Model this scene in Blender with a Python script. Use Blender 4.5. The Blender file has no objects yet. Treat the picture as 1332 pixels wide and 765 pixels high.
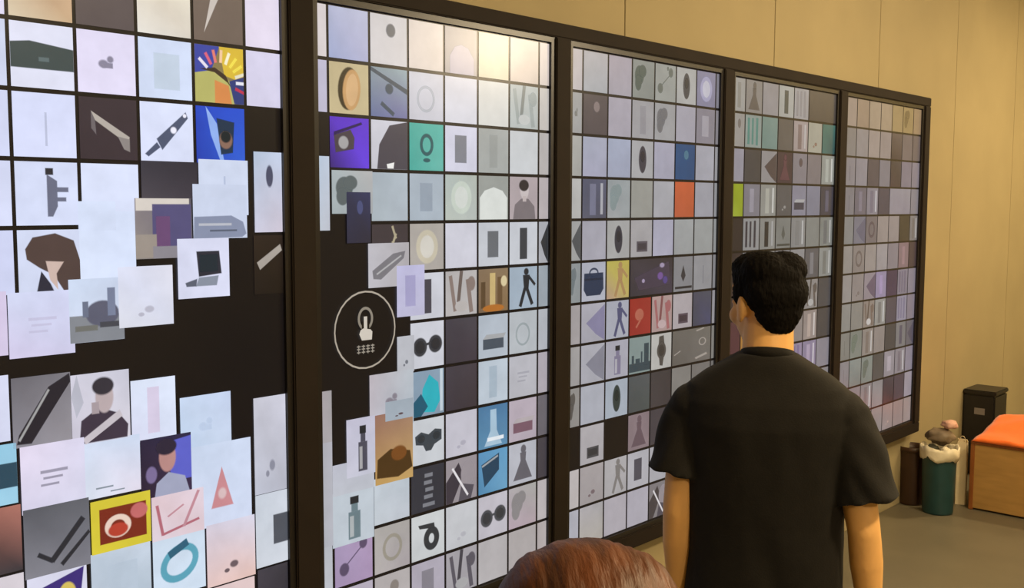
import bpy, bmesh, math, random
from mathutils import Vector, Matrix, noise
random.seed(7)
SC = bpy.context.scene
COL = SC.collection
PI = math.pi

# ------------------------------------------------------------------ camera
W, H = 1332, 765
FPX, PITCH, ROLL, YAW = 1344.86, .0871151, .0032245, .7433367
CAM = Vector((0, -2.49, 1.89))
Fv = Vector((math.cos(YAW)*math.cos(PITCH), math.sin(YAW)*math.cos(PITCH), -math.sin(PITCH)))
Rv = Fv.cross(Vector((0, 0, 1))).normalized()
Uv = Rv.cross(Fv)
_c, _s = math.cos(ROLL), math.sin(ROLL)
Rv, Uv = Rv*_c + Uv*_s, Uv*_c - Rv*_s
cam = bpy.data.cameras.new('camera')
cam.sensor_width = 36
cam.lens = FPX*36/W
cam.clip_start = .02
camo = bpy.data.objects.new('camera', cam)
COL.objects.link(camo)
M = Matrix((Rv, Uv, -Fv)).transposed().to_4x4()
M.translation = CAM
camo.matrix_world = M
SC.camera = camo

def ray(px, py):
    return Fv*FPX + Rv*(px-W/2) - Uv*(py-H/2)
def wall_pt(px, py, y=0.0):
    d = ray(px, py); t = (y-CAM.y)/d.y
    return CAM + d*t
def floor_pt(px, py, z=0.0):
    d = ray(px, py); t = (z-CAM.z)/d.z
    return CAM + d*t
def depth_pt(px, py, dist):
    d = ray(px, py); return CAM + d*(dist/FPX)

# ------------------------------------------------------------------ world, light, exposure
vs = SC.view_settings
vs.view_transform = 'Standard'; vs.look = 'None'; vs.gamma = 1; vs.exposure = 0
vs.use_curve_mapping = False
wd = bpy.data.worlds.new('world'); SC.world = wd; wd.use_nodes = True
wd.node_tree.nodes['Background'].inputs[0].default_value = (1, .8, .5, 1)
wd.node_tree.nodes['Background'].inputs[1].default_value = .05
WARM = (1, .77, .43)
def area(name, loc, power, size, color=WARM, target=None):
    l = bpy.data.lights.new(name, 'AREA'); l.shape = 'DISK'; l.size = size; l.energy = power; l.color = color
    o = bpy.data.objects.new(name, l); COL.objects.link(o); o.location = loc
    if target is not None:
        o.rotation_euler = (Vector(target)-Vector(loc)).to_track_quat('-Z', 'Y').to_euler()
    return o
# ceiling lamps in two rows, one row near the wall and one deeper in the room
CEIL = 3.75
LAMPS = [(4.6, -2.4, 12), (8.0, -1.75, 85), (2.3, -3.3, 105), (9.5, -2.3, 55), (5.0, -5.0, 30), (1.0, -6.2, 25)]
for i, (x, y, p) in enumerate(LAMPS):
    area('ceiling_lamp_light', (x, y, CEIL-.085), p, .34)
# a bare globe pendant to the right of the view, mirrored as the glare at the top of the second screen
# and an added one, unseen behind the camera, to brighten the visitors' backs
PENDS = [(Vector((5.15, -2.45, 3.0)), 165), (Vector((.75, -4.3, 2.62)), 125)]
for p, e in PENDS:
    pl = bpy.data.lights.new('pendant_bulb_light', 'POINT'); pl.energy = e; pl.color = (1, .80, .52); pl.shadow_soft_size = .12
    plo = bpy.data.objects.new('pendant_bulb_light', pl); COL.objects.link(plo); plo.location = p

# ------------------------------------------------------------------ helpers
def lin(c):
    c = c/255
    return c/12.92 if c <= .04045 else ((c+.055)/1.055)**2.4
def hx(s):
    if len(s) == 3: s = ''.join(a+a for a in s)
    return tuple(lin(int(s[i:i+2], 16)) for i in (0, 2, 4))

def mat(name, col, rough=.6, spec=.5, metal=0, noise_amt=0, nscale=8, bump=0, bscale=60, emit=None, estr=1, coat=0, sheen=0, stretch=None):
    m = bpy.data.materials.new(name); m.use_nodes = True
    nt = m.node_tree; b = nt.nodes['Principled BSDF']
    b.inputs['Base Color'].default_value = (*col, 1)
    b.inputs['Roughness'].default_value = rough
    b.inputs['Specular IOR Level'].default_value = spec
    b.inputs['Metallic'].default_value = metal
    b.inputs['Coat Weight'].default_value = coat
    b.inputs['Sheen Weight'].default_value = sheen
    tc = nt.nodes.new('ShaderNodeTexCoord')
    vec = tc.outputs['Object']
    if stretch:
        mp = nt.nodes.new('ShaderNodeMapping'); mp.inputs['Scale'].default_value = stretch
        nt.links.new(vec, mp.inputs['Vector']); vec = mp.outputs['Vector']
    if noise_amt:
        n = nt.nodes.new('ShaderNodeTexNoise'); n.inputs['Scale'].default_value = nscale; n.inputs['Detail'].default_value = 5
        nt.links.new(vec, n.inputs['Vector'])
        r = nt.nodes.new('ShaderNodeValToRGB')
        r.color_ramp.elements[0].position = .3; r.color_ramp.elements[1].position = .7
        r.color_ramp.elements[0].color = (*[c*(1-noise_amt) for c in col], 1)
        r.color_ramp.elements[1].color = (*[min(1, c*(1+noise_amt)) for c in col], 1)
        nt.links.new(n.outputs['Fac'], r.inputs['Fac']); nt.links.new(r.outputs['Color'], b.inputs['Base Color'])
    if bump:
        n2 = nt.nodes.new('ShaderNodeTexNoise'); n2.inputs['Scale'].default_value = bscale; n2.inputs['Detail'].default_value = 4
        nt.links.new(vec, n2.inputs['Vector'])
        bp = nt.nodes.new('ShaderNodeBump'); bp.inputs['Strength'].default_value = bump; bp.inputs['Distance'].default_value = .01
        nt.links.new(n2.outputs['Fac'], bp.inputs['Height']); nt.links.new(bp.outputs['Normal'], b.inputs['Normal'])
    if emit:
        b.inputs['Emission Color'].default_value = (*emit, 1); b.inputs['Emission Strength'].default_value = estr
    return m

def screen_mat():
    """self-lit picture: emission from the picture colours with faint mottling, under an anti-glare sheet"""
    m = bpy.data.materials.new('lit_screen_image'); m.use_nodes = True
    nt = m.node_tree; b = nt.nodes['Principled BSDF']
    b.inputs['Base Color'].default_value = (.008, .008, .010, 1)
    b.inputs['Roughness'].default_value = .275
    b.inputs['Specular IOR Level'].default_value = .33
    a = nt.nodes.new('ShaderNodeAttribute'); a.attribute_name = 'Col'
    g = nt.nodes.new('ShaderNodeNewGeometry')
    n = nt.nodes.new('ShaderNodeTexNoise'); n.inputs['Scale'].default_value = 17; n.inputs['Detail'].default_value = 3
    nt.links.new(g.outputs['Position'], n.inputs['Vector'])
    mr = nt.nodes.new('ShaderNodeMapRange'); mr.inputs['From Min'].default_value = .3; mr.inputs['From Max'].default_value = .7
    mr.inputs['To Min'].default_value = .94; mr.inputs['To Max'].default_value = 1.04
    nt.links.new(n.outputs['Fac'], mr.inputs['Value'])
    nt.links.new(a.outputs['Color'], b.inputs['Emission Color'])
    nt.links.new(mr.outputs['Result'], b.inputs['Emission Strength'])
    nt.links.new(a.outputs['Alpha'], b.inputs['Alpha'])
    return m

MT = {
 'wall': mat('beige_wall_panel', (.362, .296, .166), .75, .3, noise_amt=.05, nscale=2.2, bump=.03, bscale=40),
 'plain': mat('beige_paint', (.40, .345, .19), .8, .3, noise_amt=.04, nscale=2),
 'ceil': mat('ceiling_paint', (.62, .56, .42), .85, .3, noise_amt=.03, nscale=3),
 'floor': mat('grey_floor', (.145, .125, .085), .42, .4, noise_amt=.10, nscale=2.5, bump=.02, bscale=90),
 'frame': mat('dark_bronze_frame', (.018, .013, .0105), .7, .15, noise_amt=.12, nscale=6),
 'bezel': mat('black_bezel', (.012, .010, .010), .35, .5, noise_amt=.1, nscale=9),
 'screen': screen_mat(),
 'skin': mat('warm_skin', (.76, .42, .15), .5, .4, noise_amt=.06, nscale=14, bump=.02, bscale=150),
 'hair_black': mat('black_hair', (.0035, .0026, .0022), .8, .1, noise_amt=.3, nscale=60, bump=.6, bscale=110, stretch=(1, 1, .25)),
 'hair_brown': mat('brown_hair', (.085, .025, .008), .5, .4, noise_amt=.45, nscale=45, bump=.35, bscale=120, stretch=(1, .2, .2)),
 'shirt': mat('black_cotton', (.0078, .0066, .0056), .85, .25, noise_amt=.15, nscale=30, bump=.12, bscale=260, sheen=.03),
 'blouse': mat('brown_knit', (.12, .06, .03), .85, .2, noise_amt=.15, nscale=40, bump=.15, bscale=200),
 'trousers': mat('charcoal_twill', (.02, .019, .02), .85, .2, noise_amt=.15, nscale=50, bump=.1, bscale=300),
 'shoe': mat('black_leather', (.015, .014, .014), .4, .5, noise_amt=.1, nscale=20),
 'sole': mat('white_rubber', (.5, .48, .44), .7, .3, noise_amt=.06, nscale=20),
 'eye': mat('eye_white', (.75, .73, .70), .25, .5, noise_amt=.03, nscale=30),
 'iris': mat('dark_iris', (.02, .012, .008), .2, .5, noise_amt=.1, nscale=50),
 'lip': mat('lip_skin', (.42, .16, .10), .45, .4, noise_amt=.08, nscale=30),
 'teal': mat('teal_black_plastic', (.012, .050, .055), .38, .5, noise_amt=.12, nscale=12),
 'brownbin': mat('dark_brown_plastic', (.045, .020, .010), .45, .5, noise_amt=.15, nscale=12),
 'liner': mat('cream_plastic_film', (.72, .64, .47), .45, .5, noise_amt=.08, nscale=14, bump=.2, bscale=30),
 'greybag': mat('grey_plastic_film', (.20, .15, .10), .5, .4, noise_amt=.25, nscale=18, bump=.3, bscale=40),
 'pinkpaper': mat('pink_paper', (.62, .36, .28), .7, .3, noise_amt=.12, nscale=18, bump=.2, bscale=40),
 'darkpaper': mat('dark_wrapper', (.03, .03, .02), .6, .3, noise_amt=.3, nscale=20),
 'kraft': mat('cream_paper', (.66, .55, .36), .75, .2, noise_amt=.06, nscale=10, bump=.1, bscale=40),
 'ply': mat('tan_plywood', (.40, .225, .065), .55, .4, noise_amt=.12, nscale=5, bump=.04, bscale=40, stretch=(1, 1, 6)),
 'post': mat('brown_edge_wood', (.26, .085, .02), .5, .4, noise_amt=.15, nscale=10, stretch=(6, 6, 1)),
 'orange': mat('orange_cloth', (.90, .17, .02), .7, .3, noise_amt=.08, nscale=12, bump=.15, bscale=60, sheen=.2),
 'blackbox': mat('black_plastic', (.010, .009, .009), .4, .5, noise_amt=.2, nscale=16),
 'tape': mat('grey_label', (.20, .18, .17), .6, .3, noise_amt=.1, nscale=20),
 'lamp': mat('lamp_diffuser', (.8, .75, .6), .5, .3, noise_amt=.02, nscale=10, emit=(1, .78, .45), estr=6),
 'lampring': mat('lamp_ring_white', (.7, .68, .62), .4, .5, noise_amt=.03, nscale=10),
 'seam': mat('dark_seam', (.10, .075, .04), .8, .2, noise_amt=.1, nscale=10),
}

def link(name, me, parent=None, material=None):
    o = bpy.data.objects.new(name, me); COL.objects.link(o)
    if parent is not None: o.parent = parent
    if material is not None and me is not None:
        me.materials.clear(); me.materials.append(MT[material])
    return o
def tag(o, label, cat, group=None):
    o['label'] = label; o['category'] = cat
    if group: o['group'] = group
    return o
def struct(o, label=None):
    o['kind'] = 'structure'
    if label: o['label'] = label
    return o
def empty(name, loc=(0, 0, 0), rz=0):
    o = bpy.data.objects.new(name, None); COL.objects.link(o); o.location = loc; o.rotation_euler = (0, 0, rz)
    o.empty_display_size = .1
    return o
def finish(bm, name, material, parent=None, smooth=False):
    bmesh.ops.recalc_face_normals(bm, faces=bm.faces)
    me = bpy.data.meshes.new(name); bm.to_mesh(me); bm.free()
    if smooth:
        for p in me.polygons: p.use_smooth = True
    return link(name, me, parent, material)
def add_box(bm, lo, hi, bevel=0):
    r = bmesh.ops.create_cube(bm, size=1)
    c = [(a+b)/2 for a, b in zip(lo, hi)]; s = [abs(b-a) for a, b in zip(lo, hi)]
    for v in r['verts']:
        v.co = Vector((c[0]+v.co.x*s[0], c[1]+v.co.y*s[1], c[2]+v.co.z*s[2]))
    if bevel:
        es = list({e for v in r['verts'] for e in v.link_edges})
        bmesh.ops.bevel(bm, geom=es, offset=bevel, segments=2, affect='EDGES')
def box(name, lo, hi, material, parent=None, bevel=0, smooth=False):
    bm = bmesh.new(); add_box(bm, lo, hi, bevel)
    return finish(bm, name, material, parent, smooth)
def lathe(bm, prof, c=(0, 0, 0), n=32, sx=1, sy=1):
    rings = []
    for r, z in prof:
        rings.append([bm.verts.new((c[0]+r*sx*math.cos(2*PI*i/n), c[1]+r*sy*math.sin(2*PI*i/n), c[2]+z)) for i in range(n)])
    for a, b in zip(rings, rings[1:]):
        for i in range(n):
            bm.faces.new((a[i], a[(i+1) % n], b[(i+1) % n], b[i]))
    return rings
def closed_lathe(bm, prof, **k):
    r = lathe(bm, prof, **k)
    bm.faces.new(r[0][::-1]); bm.faces.new(r[-1])
def ell(bm, c, r, rot=None, seg=20):
    m = Matrix.Translation(Vector(c))
    if rot is not None: m = m @ rot.to_4x4()
    m = m @ Matrix.Diagonal((r[0], r[1], r[2], 1))
    bmesh.ops.create_uvsphere(bm, u_segments=seg, v_segments=seg*2//3, radius=1, matrix=m)
def cap(bm, p0, p1, r0, r1, seg=18):
    """tapered limb piece with rounded ends"""
    p0, p1 = Vector(p0), Vector(p1)
    d = (p1-p0); L = d.length
    q = d.to_track_quat('Z', 'Y').to_matrix()
    prof = []
    for k in range(0, 6):
        a = -PI/2 + k/5*PI/2
        prof.append((max(r0*math.cos(a), 1e-4), r0*math.sin(a)))
    for k in range(0, 6):
        a = k/5*PI/2
        prof.append((max(r1*math.cos(a), 1e-4), L + r1*math.sin(a)))
    rings = []
    for r, z in prof:
        rings.append([bm.verts.new(p0 + q @ Vector((r*math.cos(2*PI*i/seg), r*math.sin(2*PI*i/seg), z))) for i in range(seg)])
    for a, b in zip(rings, rings[1:]):
        for i in range(seg):
            bm.faces.new((a[i], a[(i+1) % seg], b[(i+1) % seg], b[i]))
    bm.faces.new(rings[0][::-1]); bm.faces.new(rings[-1])
def loft(bm, rings, n=40, power=2.4):
    """rings: (cx, cy, z, rx, ry) super-ellipse sections"""
    vr = []
    for cx, cy, z, rx, ry in rings:
        row = []
        for i in range(n):
            a = 2*PI*i/n; ca, sa = math.cos(a), math.sin(a)
            row.append(bm.verts.new((cx+rx*math.copysign(abs(ca)**(2/power), ca), cy+ry*math.copysign(abs(sa)**(2/power), sa), z)))
        vr.append(row)
    for a, b in zip(vr, vr[1:]):
        for i in range(n):
            bm.faces.new((a[i], a[(i+1) % n], b[(i+1) % n], b[i]))
    bm.faces.new(vr[0][::-1]); bm.faces.new(vr[-1])
def remesh(bm, voxel, smooth_it=6, factor=.5):
    bmesh.ops.recalc_face_normals(bm, faces=bm.faces)
    me = bpy.data.meshes.new('tmp'); bm.to_mesh(me); bm.free()
    o = bpy.data.objects.new('tmp', me); COL.objects.link(o)
    r = o.modifiers.new('r', 'REMESH'); r.mode = 'VOXEL'; r.voxel_size = voxel
    if smooth_it:
        s = o.modifiers.new('s', 'SMOOTH'); s.factor = factor; s.iterations = smooth_it
    dg = bpy.context.evaluated_depsgraph_get()
    new = bpy.data.meshes.new_from_object(o.evaluated_get(dg))
    bpy.data.objects.remove(o); bpy.data.meshes.remove(me)
    for p in new.polygons: p.use_smooth = True
    return new
def displace(me, fn):
    me.update()
    ns = [v.normal.copy() for v in me.vertices]
    for v, n in zip(me.vertices, ns):
        v.co = v.co + n*fn(v.co)
    me.update()

# ------------------------------------------------------------------ room shell
X0, X1, Y0, Y1 = -2.6, 10.2, -7.6, .05      # the video wall hangs on the y = Y1 wall
struct(box('floor', (X0, Y0, -.1), (X1, Y1+.15, 0), 'floor'), 'smooth grey-brown floor')
struct(box('ceiling', (X0, Y0, CEIL), (X1, Y1+.15, CEIL+.1), 'ceil'))
struct(box('wall_left', (X0-.1, Y0, 0), (X0, Y1+.15, CEIL), 'plain'))
struct(box('wall_right', (X1, Y0, 0), (X1+.1, Y1+.15, CEIL), 'plain'))
struct(box('wall_front', (X0, Y0-.1, 0), (X1, Y0, CEIL), 'plain'))
wb = struct(box('wall_back', (X0, Y1+.02, 0), (X1, Y1+.15, CEIL), 'seam'), 'beige wall of tall panels behind the screens')
SEAM0, SEAMP = 3.43, 1.225
k = math.ceil((X0-SEAM0)/SEAMP)
edges = [X0]
while SEAM0+k*SEAMP < X1-.05:
    edges.append(SEAM0+k*SEAMP); k += 1
edges.append(X1)
for a, b in zip(edges, edges[1:]):
    box('wall_panel', (a+.0022, Y1, .0), (b-.0022, Y1+.022, CEIL), 'wall', wb, bevel=.002)

# ceiling lamps (above the frame; their light is the area light of each)
for i, (x, y, p) in enumerate(LAMPS):
    t = tag(empty('ceiling_lamp', (x, y, CEIL)), 'round white ceiling downlight with a warm glow', 'lamp', 'ceiling downlights')
    bm = bmesh.new(); closed_lathe(bm, [(.20, 0), (.21, -.02), (.21, -.05), (.19, -.07), (.175, -.07), (.175, 0)]); finish(bm, 'lamp_ring', 'lampring', t, True)
    bm = bmesh.new(); closed_lathe(bm, [(.17, -.05), (.17, -.062), (.10, -.07)]); finish(bm, 'diffuser', 'lamp', t, True)

for (PEND, e), lab in zip(PENDS, ('hanging bulb lamp on a thin black cord over the far end of the room', 'added unseen bulb lamp on a long black cord, brightening the visitors from behind')):
    pn = tag(empty('pendant_lamp', PEND), lab, 'lamp', 'hanging bulb lamps')
    bm = bmesh.new(); closed_lathe(bm, [(.004, .22), (.004, CEIL-PEND.z-.02)], n=10); finish(bm, 'cord', 'bezel', pn, True)
    bm = bmesh.new(); closed_lathe(bm, [(.03, .13), (.034, .15), (.034, .20), (.012, .225)], n=20); finish(bm, 'socket', 'bezel', pn, True)
    bm = bmesh.new(); closed_lathe(bm, [(.05, CEIL-PEND.z-.02), (.05, CEIL-PEND.z)], n=20); finish(bm, 'ceiling_rose', 'lampring', pn, True)

# ------------------------------------------------------------------ video wall
PW, PSTEP, PL0 = 1.0431, 1.16683, .69361
ZT, ZB = 1.89+.584, 1.89-1.3485
ROWP = (ZT-ZB)/12
COLP = .1572
FIRST = [.8355, 1.904, 3.100, 4.303, 5.500]          # first full column edge of each display
KB = [1.0, .95, .84, .92, 1.12]                      # picture brightness per display; viewing-angle dimming is put into the colours
SAT = [1.0, .95, .70, .75, .80]                     # picture saturation factor per display

# outer frame: rails and stiles
fx0, fx1, fz0, fz1 = PL0-.105, PL0+4*PSTEP+PW+.10, ZB-.082, ZT+.073
fr = tag(empty('video_wall_frame', (fx0, 0, fz0)), 'long dark bronze metal frame holding the row of five screens', 'frame')
def fbox(name, lo, hi):
    o = box(name, [a-b for a, b in zip(lo, (fx0, 0, fz0))], [a-b for a, b in zip(hi, (fx0, 0, fz0))], 'frame', fr, bevel=.004)
    return o
YF, YBK = -.022, Y1-.001
BZ = .02
fbox('top_rail', (fx0, YF, ZT+BZ), (fx1, YBK, fz1))
fbox('bottom_rail', (fx0, YF, fz0), (fx1, YBK, ZB-BZ))
fbox('stile', (fx0, YF, ZB-BZ), (PL0-BZ, YBK, ZT+BZ))
fbox('stile', (PL0+4*PSTEP+PW+BZ, YF, ZB-BZ), (fx1, YBK, ZT+BZ))
for i in range(4):
    fbox('stile', (PL0+i*PSTEP+PW+BZ, YF, ZB-BZ), (PL0+(i+1)*PSTEP-BZ, YBK, ZT+BZ))

# ---- picture language: shapes in tile space, x right, y down, 0..1
def E_(cx, cy, rx, ry, c, rot=0): return ('e', cx, cy, rx, ry, c, rot)
def R_(x0, y0, x1, y1, c): return ('p', [(x0, y0), (x1, y0), (x1, y1), (x0, y1)], c)
def P_(pts, c): return ('p', pts, c)
def L_(x0, y0, x1, y1, w, c):
    dx, dy = x1-x0, y1-y0; l = math.hypot(dx, dy); nx, ny = -dy/l*w/2, dx/l*w/2
    return ('p', [(x0+nx, y0+ny), (x1+nx, y1+ny), (x1-nx, y1-ny), (x0-nx, y0-ny)], c)
def O_(cx, cy, rx, ry, w, c, rot=0): return ('o', cx, cy, rx, ry, w, c, rot)
ART = {
 'phone': lambda c: [R_(.32, .16, .68, .84, c), R_(.36, .22, .64, .76, 'shade')],
 'phones': lambda c: [R_(.30, .2, .66, .8, c)],
 'slim': lambda c: [R_(.36, .14, .62, .88, c)],
 'oval': lambda c: [E_(.5, .5, .17, .36, c), E_(.5, .42, .09, .14, 'shade')],
 'watch': lambda c: [P_([(.38, .08), (.6, .06), (.64, .3), (.36, .3)], c), E_(.5, .48, .22, .24, c), E_(.5, .48, .13, .15, 'shade'), P_([(.38, .66), (.62, .66), (.56, .92), (.42, .9)], c)],
 'ring': lambda c: [O_(.5, .5, .28, .30, .08, c)],
 'bracelet': lambda c: [E_(.48, .5, .26, .42, '3c3220', .1), E_(.56, .52, .22, .40, c, .1), E_(.57, .52, .15, .32, 'd8b080', .1)],
 'rings': lambda c: [O_(.5, .45, .2, .24, .08, c), E_(.5, .78, .1, .04, c)],
 'glow': lambda c: [E_(.5, .5, .32, .36, c), E_(.5, .5, .2, .24, 'lite')],
 'halo': lambda c: [O_(.48, .55, .26, .28, .05, c)],
 'glasses': lambda c: [E_(.28, .54, .2, .2, c), E_(.74, .5, .2, .19, c), L_(.4, .5, .62, .47, .05, c), E_(.28, .54, .13, .13, 'shade'), E_(.74, .5, .13, .12, 'shade')],
 'bottle': lambda c: [R_(.38, .42, .66, .92, c), R_(.45, .26, .6, .42, c), R_(.42, .14, .62, .27, '22262c'), R_(.41, .5, .5, .88, 'lite')],
 'bag': lambda c: [P_([(.1, .28), (.9, .28), (.92, .7), (.78, .86), (.2, .86), (.08, .7)], c), O_(.5, .28, .2, .14, .05, c), R_(.1, .42, .9, .46, 'shade')],
 'person': lambda c: [P_([(.12, 1), (.18, .66), (.4, .52), (.66, .52), (.88, .7), (.92, 1)], c), E_(.52, .32, .15, .2, 'c9bfc0'), E_(.5, .2, .17, .13, '2c282c'), R_(.46, .46, .58, .58, 'c0b4b4')],
 'figure': lambda c: [E_(.6, .12, .08, .08, c), P_([(.48, .2), (.72, .2), (.68, .55), (.52, .55)], c), L_(.55, .52, .38, .95, .1, c), L_(.62, .52, .82, .92, .1, c), L_(.7, .25, .92, .45, .07, c)],
 'knife': lambda c: [P_([(.08, .88), (.3, .68), (.36, .76), (.14, .92)], c), P_([(.3, .62), (.86, .14), (.9, .24), (.4, .8)], c), E_(.62, .46, .05, .05, 'f0f0ff'), E_(.84, .2, .03, .03, 'f0f0ff')],
 'bar': lambda c: [P_([(.2, .22), (.86, .62), (.84, .74), (.26, .36)], c), P_([(.2, .22), (.26, .36), (.28, .6), (.2, .5)], '6b6468'), P_([(.66, .62), (.86, .66), (.86, .86), (.76, .82)], '8d8684')],
 'diag': lambda c: [P_([(.06, .95), (.1, .82), (.62, .18), (.98, .02), (1, .14), (.3, .96)], c), L_(.1, .9, .62, .22, .03, 'lite')],
 'strap': lambda c: [L_(.2, .68, .42, .82, .06, c), L_(.4, .82, .9, .28, .08, c), L_(.55, .9, 1, .5, .06, c)],
 'box': lambda c: [R_(.15, .56, .85, .8, c), P_([(.15, .56), (.26, .46), (.92, .46), (.85, .56)], 'lite')],
 'boxes': lambda c: [R_(.28, .58, .78, .86, c), R_(.34, .64, .72, .8, 'shade')],
 'text': lambda c: [R_(.3, .40, .72, .44, c), R_(.34, .50, .64, .53, c), R_(.3, .60, .58, .63, c)],
 'line': lambda c: [R_(.2, .82, .5, .845, c), R_(.45, .91, .7, .93, c)],
 'mark': lambda c: [E_(.44, .52, .08, .06, c), R_(.42, .5, .6, .58, c), E_(.56, .44, .05, .05, c)],
 'dot': lambda c: [E_(.55, .3, .12, .13, c)],
 'dots': lambda c: [L_(.3, .58, .72, .26, .02, c), E_(.75, .2, .1, .12, c), E_(.24, .66, .12, .13, c), E_(.6, .1, .04, .05, c)],
 'speck': lambda c: [E_(.55, .72, .08, .05, c), E_(.4, .8, .05, .03, c)],
 'skyline': lambda c: [R_(0, .72, 1, .95, c), R_(.12, .5, .22, .75, c), R_(.3, .6, .5, .75, c), R_(.55, .42, .62, .75, c), R_(.7, .2, .92, .8, c)],
 'plug': lambda c: [P_([(.5, .2), (.66, .3), (.66, .7), (.58, .86), (.5, .86)], c), R_(.64, .4, .84, .47, c), R_(.64, .56, .8, .62, c), R_(.48, .1, .6, .2, '2a2c34')],
 'laptop': lambda c: [P_([(.36, .22), (.8, .22), (.84, .6), (.4, .64)], c), P_([(.4, .66), (.78, .64), (.74, .8), (.34, .8)], '8890a0'), P_([(.14, .74), (.36, .68), (.34, .8), (.16, .8)], '5a6070'), R_(.42, .28, .76, .56, '1c2a34')],
 'tape': lambda c: [O_(.6, .58, .24, .27, .16, c), P_([(.2, .22), (.68, .24), (.7, .36), (.24, .3)], c)],
 'heart': lambda c: [P_([(.12, .36), (.3, .28), (.52, .36), (.72, .26), (.92, .3), (.92, .52), (.7, .6), (.6, .72), (.44, .72), (.36, .58), (.14, .54)], c), E_(.3, .43, .1, .08, 'shade'), E_(.76, .41, .1, .08, 'shade')],
 'camera': lambda c: [P_([(.1, .36), (.52, .24), (.62, .4), (.6, .62), (.14, .7)], c), E_(.34, .5, .12, .12, 'lite'), P_([(.1, .3), (.8, .08), (.82, .12), (.1, .36)], '2a1850')],
 'shoe': lambda c: [P_([(.15, .5), (.4, .42), (.6, .6), (.88, .66), (.88, .76), (.15, .76)], c), R_(.15, .76, .88, .8, 'lite')],
 'dress': lambda c: [P_([(.4, .24), (.62, .24), (.6, .44), (.84, .9), (.16, .9), (.42, .44)], c), E_(.52, .16, .09, .1, c)],
 'cone': lambda c: [P_([(.5, .3), (.68, .78), (.32, .78)], c), E_(.5, .62, .06, .06, 'lite')],
 'arc': lambda c: [P_([(.15, 1), (.15, .62), (.3, .42), (.5, .36), (.72, .42), (.9, .64), (.9, 1)], c)],
 'dome': lambda c: [P_([(.04, 1), (.04, .5), (.2, .34), (.5, .26), (.8, .34), (.96, .5), (.96, 1)], c)],
 'streak': lambda c: [P_([(.2, .86), (.36, .2), (.52, -.0), (.62, 0), (.44, .36)], c)],
 'dash': lambda c: [P_([(.1, .46), (.9, .16), (.96, .26), (.2, .58)], c)],
 'stripes': lambda c: [R_(.14, .1, .26, .9, c), R_(.4, .1, .5, .9, c), R_(.66, .08, .78, .92, c)],
 'bars': lambda c: [R_(.3, .12, .55, .92, c), R_(.75, .1, .85, .9, 'lite')],
 'vline': lambda c: [R_(.5, .3, .53, .82, c)],
 'half': lambda c: [P_([(.2, .5), (.98, .05), (.98, 1), (.6, .8)], c)],
 'frame': lambda c: [R_(.28, .24, .76, .84, c)],
 'suit': lambda c: [P_([(.16, 1), (.22, .5), (.5, .1), (1, 0), (1, 1)], c), P_([(.42, .9), (.62, .86), (.6, .98), (.44, .98)], 'f2f2f0')],
 'plant': lambda c: [E_(.3, .4, .2, .25, c), E_(.45, .28, .16, .16, c), E_(.25, .6, .14, .2, c)],
 'slant': lambda c: [P_([(0, 0), (1, .4), (1, .5), (0, .08)], c), L_(.28, .72, .62, .94, .08, c), E_(.5, .42, .1, .1, c)],
 'band': lambda c: [P_([(0, .32), (.3, .28), (1, .36), (1, .7), (0, .7)], c), R_(.44, .52, .6, .58, '5d6d70')],
 'hair': lambda c: [P_([(.12, .3), (.24, .12), (.6, .06), (.9, .18), (1, .5), (1, .94), (.72, .98), (.56, .72), (.34, .6), (.14, .46)], c), P_([(.44, .5), (.72, .52), (.6, .7), (.62, .96), (.5, .8)], 'cdb5ac'), P_([(.36, .66), (.5, .86), (.56, 1), (.28, 1)], '2a2c3c')],
 'rays': lambda c: [P_([(0, 0), (.5, 0), (.3, .5), (0, .5)], '3443a0'), P_([(.5, 0), (1, 0), (1, .6), (.6, .5)], 'd9b83a'),
      P_([(0, .5), (.4, .42), (.7, .6), (.8, 1), (0, 1)], 'b7b46a'), P_([(.4, .6), (.68, .68), (.74, 1), (.4, 1)], 'd88a4e'),
      P_([(.1, .42), (.4, .38), (.62, .5), (.74, .72), (.66, .62), (.4, .46)], '3a2c24'), P_([(.7, .6), (1, .5), (1, 1), (.8, 1)], '2b3a78')] +
      [L_(.5+.34*math.cos(a), .62-.34*math.sin(a), .5+.56*math.cos(a), .62-.56*math.sin(a), .05, cc) for a, cc in zip([-.3, .0, .3, .6, .9, 1.2, 1.5, 1.8, 2.1, 2.4], ['c03050', 'e9e9f4', 'e4e0c8', 'f0dc50', 'f0dc50', 'f6f0d0', 'f3c9a0', 'e07a70', 'd9607a', 'e8e0f0'])],
 'disc': lambda c: [P_([(.2, 0), (.42, .3), (.56, .98), (.5, 1), (.3, .5)], '8fb0f0'), P_([(.42, .2), (.78, .26), (.74, .8), (.5, .84)], '14304a'), E_(.6, .58, .13, .15, '8a6a5c'), E_(.6, .52, .1, .1, '102028')],
 'sideboard': lambda c: [R_(.02, .0, .95, .2, 'd8d0c8'), R_(.3, .1, .98, .86, c), R_(.36, .3, .6, .86, '6a4a74'), R_(0, .6, .36, .98, '9a9088'), R_(.3, .8, .98, 1, '8b8790')],
 'device': lambda c: [P_([(.02, .6), (.7, .58), (.92, .7), (.98, .92), (.9, .98), (.0, 1)], c), R_(.1, .72, .7, .76, 'lite'), R_(.3, .84, .8, .87, '5a6274')],
 'city': lambda c: [R_(0, .58, 1, 1, c), E_(.6, .56, .3, .2, '5b5d70'), R_(.7, .16, .84, .6, '77809a'), R_(.24, .36, .34, .6, '6a7288'), R_(.1, .74, .5, .82, '6f706c'), R_(.55, .7, .9, .78, '44464f')],
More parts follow.
